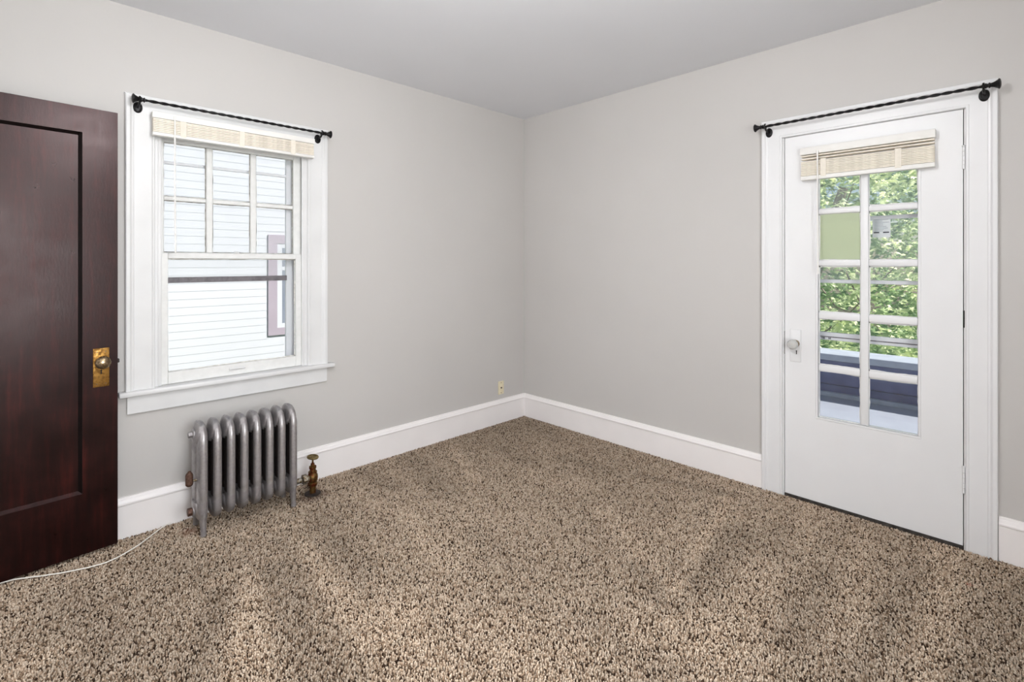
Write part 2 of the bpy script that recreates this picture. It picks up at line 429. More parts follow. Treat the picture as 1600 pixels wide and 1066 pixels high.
for (p, q) in ux:
    for (c, d) in uzr:
        boxobj('pane', 'glass', (p - .003, q + .003, .068, .071, c - .003, d + .003), upper)
        wavy_ring(p, q, c, d, .0675, .0008, .0045, .0012, 'putty', upper, 'putty', rnd)
        wavy_ring(p + .001, q - .001, c + .001, d - .001, .0672, .0, .0030, .0016, 'grime', upper, 'grime', rnd)
# catch on the meeting rail, pulleys of the sash cord
m = MB(); m.lathe([(.016, 0), (.017, .004), (.012, .010), (0, .012)], (-2.27, .032, 1.373), (0, 0, 1), 14, (1.6, .8)); m.build('sash_lock', 'sash', w1, True)
# aluminium storm window outside
m = MB()
sy0, sy1 = .104, .124
m.box(x0 + .014, -2.600, sy0, sy1, .694, 2.004, .001); m.box(-1.974, x1 - .014, sy0, sy1, .694, 2.004, .001)
m.box(-2.600, -1.974, sy0, sy1, .694, .735, .001); m.box(-2.600, -1.974, sy0, sy1, 1.965, 2.004, .001)
storm = m.build('storm_window', 'alum', w1, True)
boxobj('rail', 'darkalum', (-2.600, -1.974, sy0 - .012, sy1 - .006, 1.215, 1.245), storm, .001)
boxobj('rail', 'alum', (-2.600, -1.974, sy0 + .004, sy1, 1.842, 1.857), storm, .001)
boxobj('pane', 'stormclear', (-2.604, -1.970, .116, .118, .730, 1.218), storm)
boxobj('pane', 'stormglass', (-2.604, -1.970, .112, .114, 1.243, 1.97), storm)

# ------------------------------------------------------------------ door_1: white ten-light door
trim1 = empty('trim_1', (0, -2.465, 0)); tag(trim1, 'white casing with raised outer band around the glazed door', 'door casing', kind='structure')
DW = 0.1075
u0, u1, zz0, zz1 = DOP
c0, c1, cz = u0 + .009, u1 - .009, 2.0375
profile_piece(WR, (c0, -.012), (c0, cz), (-1, 0), casing_profile(DW), 'casing_leg', 'trim', trim1, (0, 1))
profile_piece(WR, (c1, -.012), (c1, cz), (1, 0), casing_profile(DW), 'casing_leg', 'trim', trim1, (0, 1))
profile_piece(WR, (c0, cz), (c1, cz), (0, 1), casing_profile(DW), 'casing_head', 'trim', trim1, (1, 1))
for nm, b in (('jamb', (.0005, T, -u0 - .0155, -u0 - .0005, -.012, 2.042)), ('jamb', (.0005, T, -u1 + .0005, -u1 + .0155, -.012, 2.042)), ('head_jamb', (.0005, T, -u1 + .0005, -u0 - .0005, 2.0400, 2.0555))):
    boxobj(nm, 'trim', b, trim1)
for b in ((.046, .060, -u0 - .0285, -u0 - .016, .0, 2.042), (.046, .060, -u1 + .016, -u1 + .0285, .0, 2.042)):
    boxobj('stop', 'trim', b, trim1, .002)
boxobj('threshold', 'gap', (.003, T + .03, -u1 + .016, -u0 - .016, -.012, .001), trim1)
d1 = empty('door_1', (0.02, -2.465, 0)); tag(d1, 'white painted door with ten glass panes and a crystal knob', 'door', kind='structure')
DY0, DY1 = -2.8450, -2.0850        # hinge side, knob side
DX0, DX1 = .002, .042
cols = [(-2.445, -2.2525), (-2.6815, -2.4810)]
rows = [(.474, .727), (.764, 1.0145), (1.053, 1.304), (1.339, 1.588), (1.6180, 1.868)]
L0, L1, Lz0, Lz1 = cols[1][0], cols[0][1], rows[0][0], rows[-1][1]
boxobj('stile', 'doorwhite', (DX0, DX1, DY0, L0, .006, 2.036), d1)
boxobj('stile', 'doorwhite', (DX0, DX1, L1, DY1, .006, 2.036), d1)
boxobj('top_rail', 'doorwhite', (DX0, DX1, L0, L1, Lz1, 2.036), d1)
boxobj('bottom_rail', 'doorwhite', (DX0, DX1, L0, L1, .006, Lz0), d1)
def ovolo(name, b, parent): return boxobj(name, 'doorwhite', b, parent, .006, 2)
ovolo('muntin', (DX0 + .003, DX1 - .003, cols[1][1], cols[0][0], Lz0, Lz1), d1)
for k in range(4):
    for (p, q) in cols: ovolo('muntin', (DX0 + .003, DX1 - .003, p, q, rows[k][1], rows[k + 1][0]), d1)
def sticking(y0, y1, za, zb):
    m = MB(); s = .008; X = DX0 + .002
    for (a, b, c, d) in ((y0, y1, za, za + s), (y0, y1, zb - s, zb), (y0, y0 + s, za, zb), (y1 - s, y1, za, zb)):
        m.box(X, X + .014, a, b, c, d, .002)
    return m
rnd = random.Random(11)
for ci, (p, q) in enumerate(cols):
    for ri, (c, d) in enumerate(rows):
        fr = ri == 3 and ci == 0
        pn = boxobj('pane', 'frosted' if fr else 'glass', (.020, .023, p - .002, q + .002, c - .002, d + .002), d1)
        if fr: tag(pn, 'frosted greenish pane')
        m = MB()
        # chipped paint creeping over the glass edge
        def run(ax, fixed, a, b, sgn):
            n = max(8, int((b - a) / .012)); w = .003; inn = []; out = []
            for k in range(n + 1):
                t = a + (b - a) * k / n; w = min(.0065, max(.0012, w + rnd.uniform(-.0016, .0016)))
                out.append((t, fixed) if ax == 'y' else (fixed, t)); inn.append((t, fixed + sgn * w) if ax == 'y' else (fixed + sgn * w, t))
            N = n + 1; vv = [(.0196, *v) for v in out + inn] + [(.0176, *v) for v in out + inn]; fs = []
            for k in range(n): fs += [[k, k + 1, N + k + 1, N + k], [2 * N + k, 2 * N + k + 1, 3 * N + k + 1, 3 * N + k], [N + k, N + k + 1, 3 * N + k + 1, 3 * N + k]]
            m.faces(vv, fs)
        run('y', c, p, q, 1); run('y', d, p, q, -1); run('z', p, c, d, 1); run('z', q, c, d, -1)
        m.build('paint_edge', 'sash', pn)
# raised bead around the whole glazed field
m = MB(); s = .012
for b in ((DX0 - .003, DX0 + .006, L0 - s, L1 + s, Lz0 - s, Lz0), (DX0 - .003, DX0 + .006, L0 - s, L1 + s, Lz1, Lz1 + s), (DX0 - .003, DX0 + .006, L0 - s, L0, Lz0, Lz1), (DX0 - .003, DX0 + .006, L1, L1 + s, Lz0, Lz1)):
    m.box(*b, bev=.002)
m.build('glazing_bead', 'doorwhite', d1, True)
# escutcheon, crystal knob, keyhole
ky = -2.140
es = boxobj('escutcheon', 'doorwhite', (DX0 - .0045, DX0, ky - .028, ky + .028, .762, .944), d1, .003, 2)
m = MB(); m.lathe([(.0001, 0), (.0035, 0), (.0035, .001), (0, .001)], (DX0 - .0045, ky - .006, .824), (-1, 0, 0), 12); m.box(DX0 - .0056, DX0 - .0045, ky - .0080, ky - .0040, .806, .824); m.build('keyhole', 'black', es)
kn = MB(); kn.lathe([(.022, 0), (.022, .004), (.012, .007), (.010, .026), (.016, .030)], (DX0 - .0045, ky, .866), (-1, 0, 0), 20)
kb = kn.build('knob_shank', 'nickel', d1, True)
m = MB(); m.lathe([(.012, .028), (.024, .034), (.0285, .044), (.0285, .050), (.022, .060), (.010, .064), (0, .064)], (DX0 - .0045, ky, .866), (-1, 0, 0), 12); m.build('crystal_knob', 'crystal', kb)
# hinges on the right edge, the middle leaf missing its paint
for (a, b) in ((1.757, 1.861), (.252, .371)):
    hg = MB()
    for k in range(5):
        h0 = a + (b - a) * k / 5
        hg.lathe([(.0055, 0), (.0055, (b - a) / 5 - .0012)], (-.002, DY0 - .003, h0), (0, 0, 1), 10)
    hg.lathe([(.007, 0), (.006, .006), (0, .009)], (-.002, DY0 - .003, b), (0, 0, 1), 10)
    hg.box(.0005, .003, DY0 - .002, DY0 + .018, a + .004, b - .004)
    hg.build('hinge', 'doorwhite', d1, True)
boxobj('hinge_mortise', 'black', (.0004, .006, DY0 - .0060, DY0 - .0001, 1.020, 1.100), d1)
boxobj('strike_gap', 'gap', (.0006, .012, DY1 + .0002, DY1 + .0034, .80, .93), d1)

# storm door behind
sd = empty('storm_door', (.115, -2.465, 0)); tag(sd, 'grey aluminium storm door with cross rails behind the glazed door', 'storm door')
X0, X1 = .108, .134
for b in ((X0, X1, -2.846, -2.715, .006, 2.036), (X0, X1, -2.225, -2.084, .006, 2.036)): boxobj('stile', 'alum', b, sd, .002)
for (a, b) in ((.006, .40), (1.93, 2.036)): boxobj('rail', 'alum', (X0, X1, -2.715, -2.225, a, b), sd, .002)
r_ = boxobj('rail', 'alum', (X0 + .004, X1, -2.715, -2.225, .888, .931), sd, .002)
boxobj('track_line', 'darkalum', (X0 + .001, X0 + .004, -2.715, -2.225, .904, .909), r_)
m = MB()
for k, (yy, hh) in enumerate(((-2.243, .010), (-2.249, .011), (-2.252, .008), (-2.256, .011), (-2.276, .010), (-2.280, .009), (-2.285, .011))):
    m.box(X0 + .0025, X0 + .004, yy - .0024, yy, .893, .893 + hh)
m.build('printed_mark', 'inkdark', r_)
for (a, b) in ((1.2085, 1.2285), (1.551, 1.571)): boxobj('rail', 'alum', (X0 + .006, X1 - .004, -2.715, -2.225, a, b), sd, .002)
boxobj('pane', 'stormclear', (.120, .1225, -2.717, -2.223, .398, .89), sd)
boxobj('pane', 'stormclear', (.120, .1225, -2.717, -2.223, .93, 1.21), sd)
boxobj('pane', 'stormglass', (.120, .1225, -2.717, -2.223, 1.227, 1.553), sd)
boxobj('pane', 'stormglass', (.120, .1225, -2.717, -2.223, 1.569, 1.932), sd)
nt_ = empty('paper_notice', (.118, -2.516, 1.457)); tag(nt_, 'small printed paper notice stuck on the storm door glass', 'notice')
boxobj('sheet', 'paper', (.1180, .1188, -2.556, -2.478, 1.456, 1.562), nt_)
for k in range(9):
    zc = 1.550 - k * .0075; wd = random.Random(k).uniform(.030, .066)
    boxobj('text_line', 'ink', (.1174, .1180, -2.486 - wd, -2.486, zc - .0012, zc + .0012), nt_)
boxobj('printed_bar', 'inkdark', (.1174, .1180, -2.508, -2.484, 1.479, 1.485), nt_)
boxobj('printed_bar', 'inkdark', (.1174, .1180, -2.550, -2.524, 1.479, 1.485), nt_)

# ------------------------------------------------------------------ door_2: dark mahogany door standing open along the window wall
d2 = empty('door_2', (-2.8055, -.0793, 0)); d2.rotation_euler = (0, 0, math.atan2(.08622, .99628))
tag(d2, 'dark red-brown wooden door with one tall panel, standing open', 'door', kind='structure')
d2m = d2
bpy.context.view_layer.update()
def d2part(m, name, mat, smooth=True, parent=None):
    o = m.build(name, mat, None, smooth); o.parent = parent or d2; o.matrix_parent_inverse = Matrix.Identity(4); return o
DWID, DTH, DZ0, DZ1 = .762, .036, .012, 2.022      # local: x from 0 (free edge) to -DWID, y 0 (visible face) .. DTH
ST = .127
m = MB(); m.box(-ST, 0, 0, DTH, DZ0, DZ1); d2part(m, 'stile', 'wood')
m = MB(); m.box(-DWID, -DWID + ST, 0, DTH, DZ0, DZ1); d2part(m, 'stile', 'wood')
m = MB(); m.box(-DWID + ST, -ST, 0, DTH, 1.908, DZ1); d2part(m, 'top_rail', 'wood')
m = MB(); m.box(-DWID + ST, -ST, 0, DTH, DZ0, .285); d2part(m, 'bottom_rail', 'wood')
m = MB(); m.box(-DWID + ST - .006, -ST + .006, .013, DTH - .013, .279, 1.914); pn = d2part(m, 'panel', 'wood', False)
# bevelled sticking round the panel, all but the bottom darkened as if in shade
m = MB(); P0, P1, Q0, Q1, s = -DWID + ST, -ST, .285, 1.908, .013
fv = [(P0, .001, Q0), (P1, .001, Q0), (P1, .001, Q1), (P0, .001, Q1)]; iv = [(P0 + s, .0125, Q0 + s), (P1 - s, .0125, Q0 + s), (P1 - s, .0125, Q1 - s), (P0 + s, .0125, Q1 - s)]
for k in range(4):
    m = MB(); k2 = (k + 1) % 4
    bk = [(p[0], .020, p[2]) for p in (fv[k], fv[k2], iv[k2], iv[k])]
    m.faces([fv[k], fv[k2], iv[k2], iv[k]] + bk, [[0, 1, 2, 3], [4, 5, 6, 7], [0, 1, 5, 4], [2, 3, 7, 6]]); d2part(m, 'panel_moulding', 'wood' if k == 0 else 'shadewood', False)
m = MB()
for (sx, sz, rr) in ((-.2967, 1.6429, .0022), (-.279, 1.6423, .0022), (-.2908, 1.6084, .0020), (-.1974, 1.576, .0018), (-.3065, 1.3453, .0020)):
    h = MB(); h.lathe([(rr, 0), (rr, .0008), (0, .0008)], (sx, .013, sz), (0, -1, 0), 8); o = d2part(h, 'nail_hole', 'black', False, pn)
m = MB(); m.box(-.0905, -.0315, -.0032, 0, .7535, .9305, .002, 2)
esc = d2part(m, 'escutcheon', 'brass')
h = MB(); h.lathe([(.0042, 0), (.0042, .0006), (0, .0006)], (-.0610, -.0032, .829), (0, -1, 0), 12); h.box(-.0632, -.0588, -.0038, -.0032, .812, .829); d2part(h, 'keyhole', 'black', False, esc)
for (sx, sz) in ((-.077, .914), (-.045, .914), (-.077, .768), (-.045, .768)):
    h = MB(); h.lathe([(.003, 0), (.0025, .001), (0, .0012)], (sx, -.0032, sz), (0, -1, 0), 10); d2part(h, 'screw', 'knobmetal', True, esc)
m = MB(); m.lathe([(.024, .0032), (.023, .006), (.012, .009), (.010, .022), (.013, .026)], (-.0610, 0, .869), (0, -1, 0), 24); kn = d2part(m, 'knob_collar', 'brass')
m = MB(); m.lathe([(.011, .024), (.020, .027), (.0275, .034), (.0295, .042), (.0275, .050), (.020, .057), (.010, .061), (0, .062)], (-.0610, 0, .869), (0, -1, 0), 28); d2part(m, 'knob', 'knobmetal', True, kn)
m = MB(); m.box(0, .009, .010, .026, .853, .871, .002); d2part(m, 'latch_bolt', 'gap')
for zc in (.25, 1.75):
    m = MB(); m.lathe([(.006, 0), (.006, .10)], (-DWID - .005, -.003, zc), (0, 0, 1), 10); m.box(-DWID - .004, -DWID, -.001, .030, zc, zc + .10); d2part(m, 'hinge', 'knobmetal')
# its doorway in the entry wall and the hall behind
trim2 = empty('trim_2', (XE, -.53, 0)); tag(trim2, 'dark wooden casing around the doorway outside the picture', 'door casing', kind='structure')
h0, h1 = HALL[0], HALL[1]
boxobj('casing_leg', 'wood', (XE, XE + .018, h0 - .10, h0, -.012, 2.045), trim2)
boxobj('casing_leg', 'wood', (XE, XE + .018, h1, -.025, -.012, 2.045), trim2)
boxobj('casing_head', 'wood', (XE, XE + .018, h0 - .10, -.025, 2.046, 2.14), trim2)
m = MB(); m.box(XE - T - 1.2, XE - T, h0 - .5, h0 - .4, -.012, CEIL); m.box(XE - T - 1.2, XE - T, .0, .1, -.012, CEIL); m.box(XE - T - 1.3, XE - T - 1.2, h0 - .5, .1, -.012, CEIL)
tag(m.build('wall_hall', 'wall'), 'hall walls beyond the doorway outside the picture', 'wall', kind='structure')
tag(boxobj('floor_hall', 'backing', (XE - T - 1.3, XE - T, h0 - .5, .1, -.10, -.012)), 'hall floor beyond the doorway outside the picture', 'floor', kind='structure')
tag(boxobj('ceiling_hall', 'ceiling', (XE - T - 1.3, XE - T, h0 - .5, .1, CEIL, CEIL + .14)), 'hall ceiling beyond the doorway outside the picture', 'ceiling', kind='structure')

# added_rear_window unseen behind the viewer, made up to let light in
w2 = empty('added_rear_window', (-2.72, YB, .60)); tag(w2, 'added wide white window for light, unseen behind the viewer', 'window', kind='structure')
q0, q1, q2, q3 = REAR
profile_piece(WB, (q0, q2), (q0, q3), (-1, 0), casing_profile(.11), 'casing_leg', 'trim', w2, (0, 1))
profile_piece(WB, (q1, q2), (q1, q3), (1, 0), casing_profile(.11), 'casing_leg', 'trim', w2, (0, 1))
profile_piece(WB, (q0, q3), (q1, q3), (0, 1), casing_profile(.11), 'casing_head', 'trim', w2, (1, 1))
boxobj('stool', 'trim', (-q1 - .14, -q0 + .14, YB, YB + .05, q2 - .025, q2), w2, .004)
for b in ((-q1, -q1 + .05, q2, q3), (-q0 - .05, -q0, q2, q3), (-2.75, -2.69, q2, q3), (-q1 + .05, -q0 - .05, q2, q2 + .06), (-q1 + .05, -q0 - .05, q3 - .05, q3), (-q1 + .05, -q0 - .05, 1.57, 1.61)):
    boxobj('sash_bar', 'sash', (b[0], b[1], YB - .08, YB - .045, b[2], b[3]), w2)

# ------------------------------------------------------------------ added ceiling lamp, unseen above and behind the frame
cl = empty('added_ceiling_light', (-2.42, -2.15, CEIL)); tag(cl, 'added opal glass globe lighting the room, unseen above the picture', 'added ceiling light')
LX, LY = -2.42, -2.15
m = MB(); m.lathe([(.065, 0), (.065, .012), (.03, .022), (.012, .026), (.012, .060), (.050, .064), (.052, .085)], (LX, LY, CEIL - .0005), (0, 0, -1), 32); m.build('canopy', 'nickel', cl, True)
m = MB(); m.lathe([(.050, .083)] + [(.15 * math.sin(R(a)), .225 - .15 * math.cos(R(a))) for a in range(22, 180, 11)] + [(0, .375)], (LX, LY, CEIL), (0, 0, -1), 32); m.build('glass_globe', 'lamp', cl, True)

# ------------------------------------------------------------------ carpet pile
def carpet():
    rng = np.random.default_rng(5)
    cx, cy = -3.1248, -3.0417
    th = R(45.62); fx, fy = math.cos(th), math.sin(th); rx, ry = math.sin(th), -math.cos(th)
    S = 0.0066
    gx = np.arange(XE + .004, -.019, S); gy = np.arange(YB + .02, -.019, S)
    X, Y = np.meshgrid(gx, gy); X = X.ravel(); Y = Y.ravel()
    dep = (X - cx) * fx + (Y - cy) * fy; lat = (X - cx) * rx + (Y - cy) * ry
    near = (dep > 1.1) & (np.abs(lat) < dep * 1.08 + .45)
    coarse = (~near) & ((np.round((X - gx[0]) / S).astype(int) % 3 == 0) & (np.round((Y - gy[0]) / S).astype(int) % 3 == 0))
    keep = near | coarse
    X, Y = X[keep], Y[keep]; big = np.where(coarse[keep], 2.7, 1.0); n = len(X)
    X = X + rng.uniform(-.5, .5, n) * S * .75 * big; Y = Y + rng.uniform(-.5, .5, n) * S * .75 * big
    X = np.clip(X, XE + .002, -.0195); Y = np.clip(Y, YB + .02, -.0195)
    dep = (X - cx) * fx + (Y - cy) * fy; lat = (X - cx) * rx + (Y - cy) * ry
    px = 800 + 782 * lat / np.maximum(dep, .3); py = 411 + 782 * EYE / np.maximum(dep, .3)
    # vacuum strokes: where the pile lies towards or away, a smooth field over the floor
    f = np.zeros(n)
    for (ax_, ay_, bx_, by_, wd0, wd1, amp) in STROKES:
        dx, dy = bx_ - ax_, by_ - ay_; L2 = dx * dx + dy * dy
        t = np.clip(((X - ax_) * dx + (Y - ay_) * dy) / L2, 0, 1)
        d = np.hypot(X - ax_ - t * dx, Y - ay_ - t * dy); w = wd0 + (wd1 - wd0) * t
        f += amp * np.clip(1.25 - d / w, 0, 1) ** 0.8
    f -= .42 * np.clip(1 - np.hypot(X + .35, Y + .35) / 2.0, 0, 1) ** .7  # broad darkening of the carpet towards the far corner
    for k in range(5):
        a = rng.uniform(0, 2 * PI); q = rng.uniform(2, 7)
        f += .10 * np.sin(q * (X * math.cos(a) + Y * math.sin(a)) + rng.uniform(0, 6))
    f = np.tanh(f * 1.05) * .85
    hgt = (.0135 + rng.uniform(-.0025, .0025, n)) ; rad = (.0037 + rng.uniform(-.0007, .0007, n)) * big
    ang = rng.uniform(0, 2 * PI, n)
    lean = .0030 * f
    lx = rng.normal(0, .0022, n) - fx * lean * 1.0; ly = rng.normal(0, .0022, n) - fy * lean * 1.0
    V = np.zeros((n, 7, 3), np.float32)
    for k in range(3):
        c, s = np.cos(ang + k * 2 * PI / 3), np.sin(ang + k * 2 * PI / 3)
        V[:, k, 0] = X + c * rad * .8; V[:, k, 1] = Y + s * rad * .8; V[:, k, 2] = -.013
        V[:, 3 + k, 0] = X + lx * .7 + c * rad; V[:, 3 + k, 1] = Y + ly * .7 + s * rad; V[:, 3 + k, 2] = -.013 + hgt * .72
    V[:, 6, 0] = X + lx; V[:, 6, 1] = Y + ly; V[:, 6, 2] = -.013 + hgt
    V[:, :, 0] = np.minimum(V[:, :, 0], -.0192); V[:, :, 1] = np.minimum(V[:, :, 1], -.0192)
    tri = []
    for k in range(3):
        k2 = (k + 1) % 3
        tri += [(k, k2, 3 + k2), (k, 3 + k2, 3 + k), (3 + k, 3 + k2, 6)]
    tri = np.array(tri, np.int32)
    F = (np.arange(n, dtype=np.int32)[:, None, None] * 7 + tri[None]).reshape(-1)
    me = bpy.data.meshes.new('carpet_pile')
    me.vertices.add(n * 7); me.vertices.foreach_set('co', V.reshape(-1))
    nf = len(F) // 3
    me.loops.add(len(F)); me.loops.foreach_set('vertex_index', F)
    me.polygons.add(nf); me.polygons.foreach_set('loop_start', np.arange(0, len(F), 3, dtype=np.int32))
    me.polygons.foreach_set('use_smooth', np.ones(nf, bool))
    # yarn colours
    yarn = np.array([[s2l(v) for v in c] for c in ((204, 187, 168), (185, 166, 146), (162, 141, 120), (120, 100, 82), (62, 47, 37))])
    prob = np.cumsum([.30, .30, .20, .11, .09])
    idx = np.searchsorted(prob, rng.uniform(0, 1, n)).clip(0, 4)
    c = yarn[idx] * (1 + rng.normal(0, .10, n))[:, None]
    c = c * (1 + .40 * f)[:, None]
    # rust stains by the radiator feet, one small red fleck
    for (sx, sy, sr, col, am) in ((-2.53, -.165, .045, (.16, .05, .03), .55), (-1.945, -.215, .08, (.06, .025, .018), .95), (-.337, -2.885, .012, (.30, .05, .02), .95)):
        d = np.hypot(X - sx, Y - sy); a = np.clip((1.3 - d / sr), 0, 1) * am * rng.uniform(.5, 1, n)
        c = c * (1 - a)[:, None] + np.array(col)[None] * a[:, None]
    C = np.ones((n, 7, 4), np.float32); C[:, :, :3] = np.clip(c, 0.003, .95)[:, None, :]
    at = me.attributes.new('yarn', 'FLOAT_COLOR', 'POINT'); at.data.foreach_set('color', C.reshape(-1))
    me.update(); me.validate()
    me.materials.append(M['carpet'])
    o = bpy.data.objects.new('carpet_pile', me); COL.objects.link(o)
    tag(o, 'brown flecked cut-pile carpet with vacuum tracks covering the floor', 'carpet', kind='stuff')
    return o
def on_floor(px, py):
    th = R(45.62); dep = 782 * EYE / (py - 411); lat = (px - 800) / 782 * dep
    return (-3.1248 + math.cos(th) * dep + math.sin(th) * lat, -3.0417 + math.sin(th) * dep - math.cos(th) * lat, dep / 782)
STROKES = []
for (ax_, ay_, bx_, by_, wa_, wb_, am_) in (
        (392, 905, 372, 1080, 14, 62, .75), (465, 838, 580, 1000, 10, 22, .6), (590, 905, 660, 1090, 16, 70, .55), (335, 908, 375, 892, 12, 14, .5), (0, 1056, 110, 1010, 45, 20, .55),
        (705, 695, 742, 748, 10, 12, .5), (620, 790, 700, 880, 14, 22, .3), (640, 960, 800, 1070, 60, 110, .35), (345, 845, 470, 815, 10, 12, .35), (560, 770, 600, 800, 14, 14, .3),
        (1137, 778, 1048, 935, 9, 14, .65), (950, 800, 1040, 905, 26, 20, .4), (930, 1000, 1100, 985, 40, 50, .45), (1350, 830, 1320, 980, 16, 40, .4), (1482, 852, 1410, 1080, 18, 38, .65),
        (1190, 890, 1130, 1080, 26, 60, .5), (1270, 790, 1250, 850, 14, 20, .35), (1050, 830, 1085, 850, 30, 20, .25), (830, 740, 900, 760, 20, 30, .25), (800, 980, 840, 1066, 40, 60, .3),
        (340, 925, 318, 1080, 14, 36, -.7), (437, 890, 500, 1080, 24, 56, -.6), (535, 850, 600, 925, 16, 24, -.6), (495, 800, 525, 850, 18, 22, -.4), (640, 715, 700, 770, 18, 22, -.6), (560, 735, 620, 760, 14, 18, -.45),
        (100, 930, 240, 1066, 36, 70, -.35), (190, 880, 320, 900, 20, 30, -.25), (740, 830, 800, 880, 22, 30, -.35), (1000, 742, 1140, 772, 9, 12, -.6), (1155, 830, 1085, 900, 22, 34, -.6),
        (1440, 890, 1370, 1080, 22, 42, -.6), (1610, 920, 1545, 1080, 40, 60, -.7), (1300, 890, 1225, 1000, 18, 30, -.4), (925, 975, 965, 1010, 28, 24, -.65), (1000, 890, 1045, 940, 22, 22, -.55),
        (880, 715, 950, 735, 12, 14, -.5), (825, 660, 870, 685, 8, 12, -.45), (780, 700, 830, 720, 14, 16, -.4), (1220, 830, 1200, 850, 30, 30, -.35), (1010, 1010, 1040, 1066, 24, 30, -.35)):
    p_, q_ = on_floor(ax_, ay_), on_floor(bx_, by_)
    STROKES.append((p_[0], p_[1], q_[0], q_[1], wa_ * p_[2] * 1.15, wb_ * q_[2] * 1.15, am_))
carpet()

# ------------------------------------------------------------------ radiator
rad = empty('radiator', (-2.285, -.195, 0)); tag(rad, 'silver painted cast-iron radiator with eight sections under the window', 'radiator')
RX0, PITCH, RYC, RHD = -2.4985, .0609, -.195, .0925
ZB, ZT = .064, .545
def section_mesh():
    m = MB()
    # stadium loop: front column, crown, rear column, bottom; elliptical tube
    cd, cwx = .0440, .0205               # half depth (y) and half width (x) of a column
    yc = RHD - cd                        # column centre offset from the section centre
    path = []
    zt0, zb0 = .455, .120
    for k in range(7): path.append((-yc, zb0 + (zt0 - zb0) * k / 6, 0))
    for k in range(1, 12):
        a = PI - PI * k / 12; path.append((yc * math.cos(a), zt0 + (ZT - cd * .92 - zt0) * math.sin(a), math.sin(a)))
    for k in range(7): path.append((yc, zt0 - (zt0 - zb0) * k / 6, 0))
    for k in range(1, 12):
        a = -PI * k / 12; path.append((yc * math.cos(a), zb0 + (zb0 - ZB - cd * .8) * math.sin(a) , -math.sin(a) * .6))
    N = len(path); n = 16; rings = []
    for i, (y, z, q) in enumerate(path):
        ty, tz = path[(i + 1) % N][0] - path[i - 1][0], path[(i + 1) % N][1] - path[i - 1][1]; l = math.hypot(ty, tz); ny, nz = tz / l, -ty / l
        wx = cwx * (1 - (.45 if z > .3 else .1) * q); rd = cd * (1 - .10 * q)
        ring = []
        for k in range(n):
            a = 2 * PI * k / n; ca, sa = math.cos(a), math.sin(a)
            sx = math.copysign(abs(ca) ** .66, ca); sr = math.copysign(abs(sa) ** .72, sa)
            ring.append(m.bm.verts.new((sx * wx, y + ny * sr * rd, z + nz * sr * rd)))
        rings.append(ring)
    for i in range(N):
        a, b = rings[i], rings[(i + 1) % N]
        for k in range(n): m.bm.faces.new([a[k], b[k], b[(k + 1) % n], a[(k + 1) % n]])
    # shoulders that join a section to its neighbours under the crown and above the foot
    def loft(rows_, nn=28):
        rs = []
        for (z, hx, hy) in rows_:
            r_ = []
            for q in range(nn):
                a = 2 * PI * q / nn; ca, sa = math.cos(a), math.sin(a)
                r_.append(m.bm.verts.new((hx * math.copysign(abs(ca) ** .6, ca), hy * math.copysign(abs(sa) ** .8, sa), z)))
            rs.append(r_)
        for a, b in zip(rs, rs[1:]):
            for q in range(nn): m.bm.faces.new([a[q], b[q], b[(q + 1) % nn], a[(q + 1) % nn]])
        m.bm.faces.new(rs[0]); m.bm.faces.new(rs[-1])
    loft([(.441, .0285, .050), (.444, .0300, .054), (.456, .0302, .061), (.470, .0296, .067), (.484, .0276, .070), (.498, .0246, .070), (.512, .0215, .066), (.526, .018, .056), (.536, .013, .042)])
    loft([(.150, .0285, .044), (.146, .0300, .048), (.130, .0302, .056), (.110, .0290, .062), (.094, .0250, .060), (.080, .019, .050)])
    # web between the two columns
    m.box(-.008, .008, -.012, .012, .10, .47)
    return m
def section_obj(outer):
    o = section_mesh().build('section', 'silver', None, True, 50); me = o.data; me.materials.append(M['iron_gapshade'])
    for p in me.polygons:                 # flanks darkened to stand for the deep shade between the sections
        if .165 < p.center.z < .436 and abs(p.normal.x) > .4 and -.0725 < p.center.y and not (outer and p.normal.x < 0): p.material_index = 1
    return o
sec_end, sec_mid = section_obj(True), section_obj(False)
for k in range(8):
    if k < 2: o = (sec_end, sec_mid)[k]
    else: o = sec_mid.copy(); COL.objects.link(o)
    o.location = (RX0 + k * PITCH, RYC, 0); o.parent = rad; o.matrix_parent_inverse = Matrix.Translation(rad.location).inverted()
for k in (0, 7):
    for s in (-1, 1):
        X = RX0 + k * PITCH
        m = MB(); yf = RYC + s * .072
        n = 14; rings = []
        for (z, wx, cy_, wy) in ((.215, .0200, .0488, .0440), (.170, .0202, .0495, .0436), (.130, .0195, .0535, .0395), (.095, .0172, .0595, .0325), (.065, .0148, .0660, .0250), (.035, .0126, .0715, .0188), (.015, .0122, .0745, .0158), (.0033, .0132, .0755, .0158)):
            rings.append([m.bm.verts.new((X + wx * math.cos(2 * PI * q / n), RYC + s * cy_ + wy * math.sin(2 * PI * q / n), z)) for q in range(n)])
        for a, b in zip(rings, rings[1:]):
            for q in range(n): m.bm.faces.new([a[q], b[q], b[(q + 1) % n], a[(q + 1) % n]])
        m.bm.faces.new(rings[0]); m.bm.faces.new(rings[-1])
        m.build('leg', 'silver', rad, True)
XL, XR = RX0 - PITCH / 2, RX0 + 7 * PITCH + PITCH / 2
def hexprof(m, o, ax, r, h): m.lathe([(r, 0), (r, h)], o, ax, 6)
m = MB(); m.lathe([(.028, 0), (.028, .006), (.020, .008)], (XL + .006, RYC, .480), (-1, 0, 0), 18); hexprof(m, (XL, RYC, .480), (-1, 0, 0), .015, .018); m.build('top_plug', 'silver', rad, True)
m = MB(); m.lathe([(.028, 0), (.028, .006), (.020, .008)], (XL + .006, RYC, .104), (-1, 0, 0), 18); m.build('bushing', 'silver', rad, True)
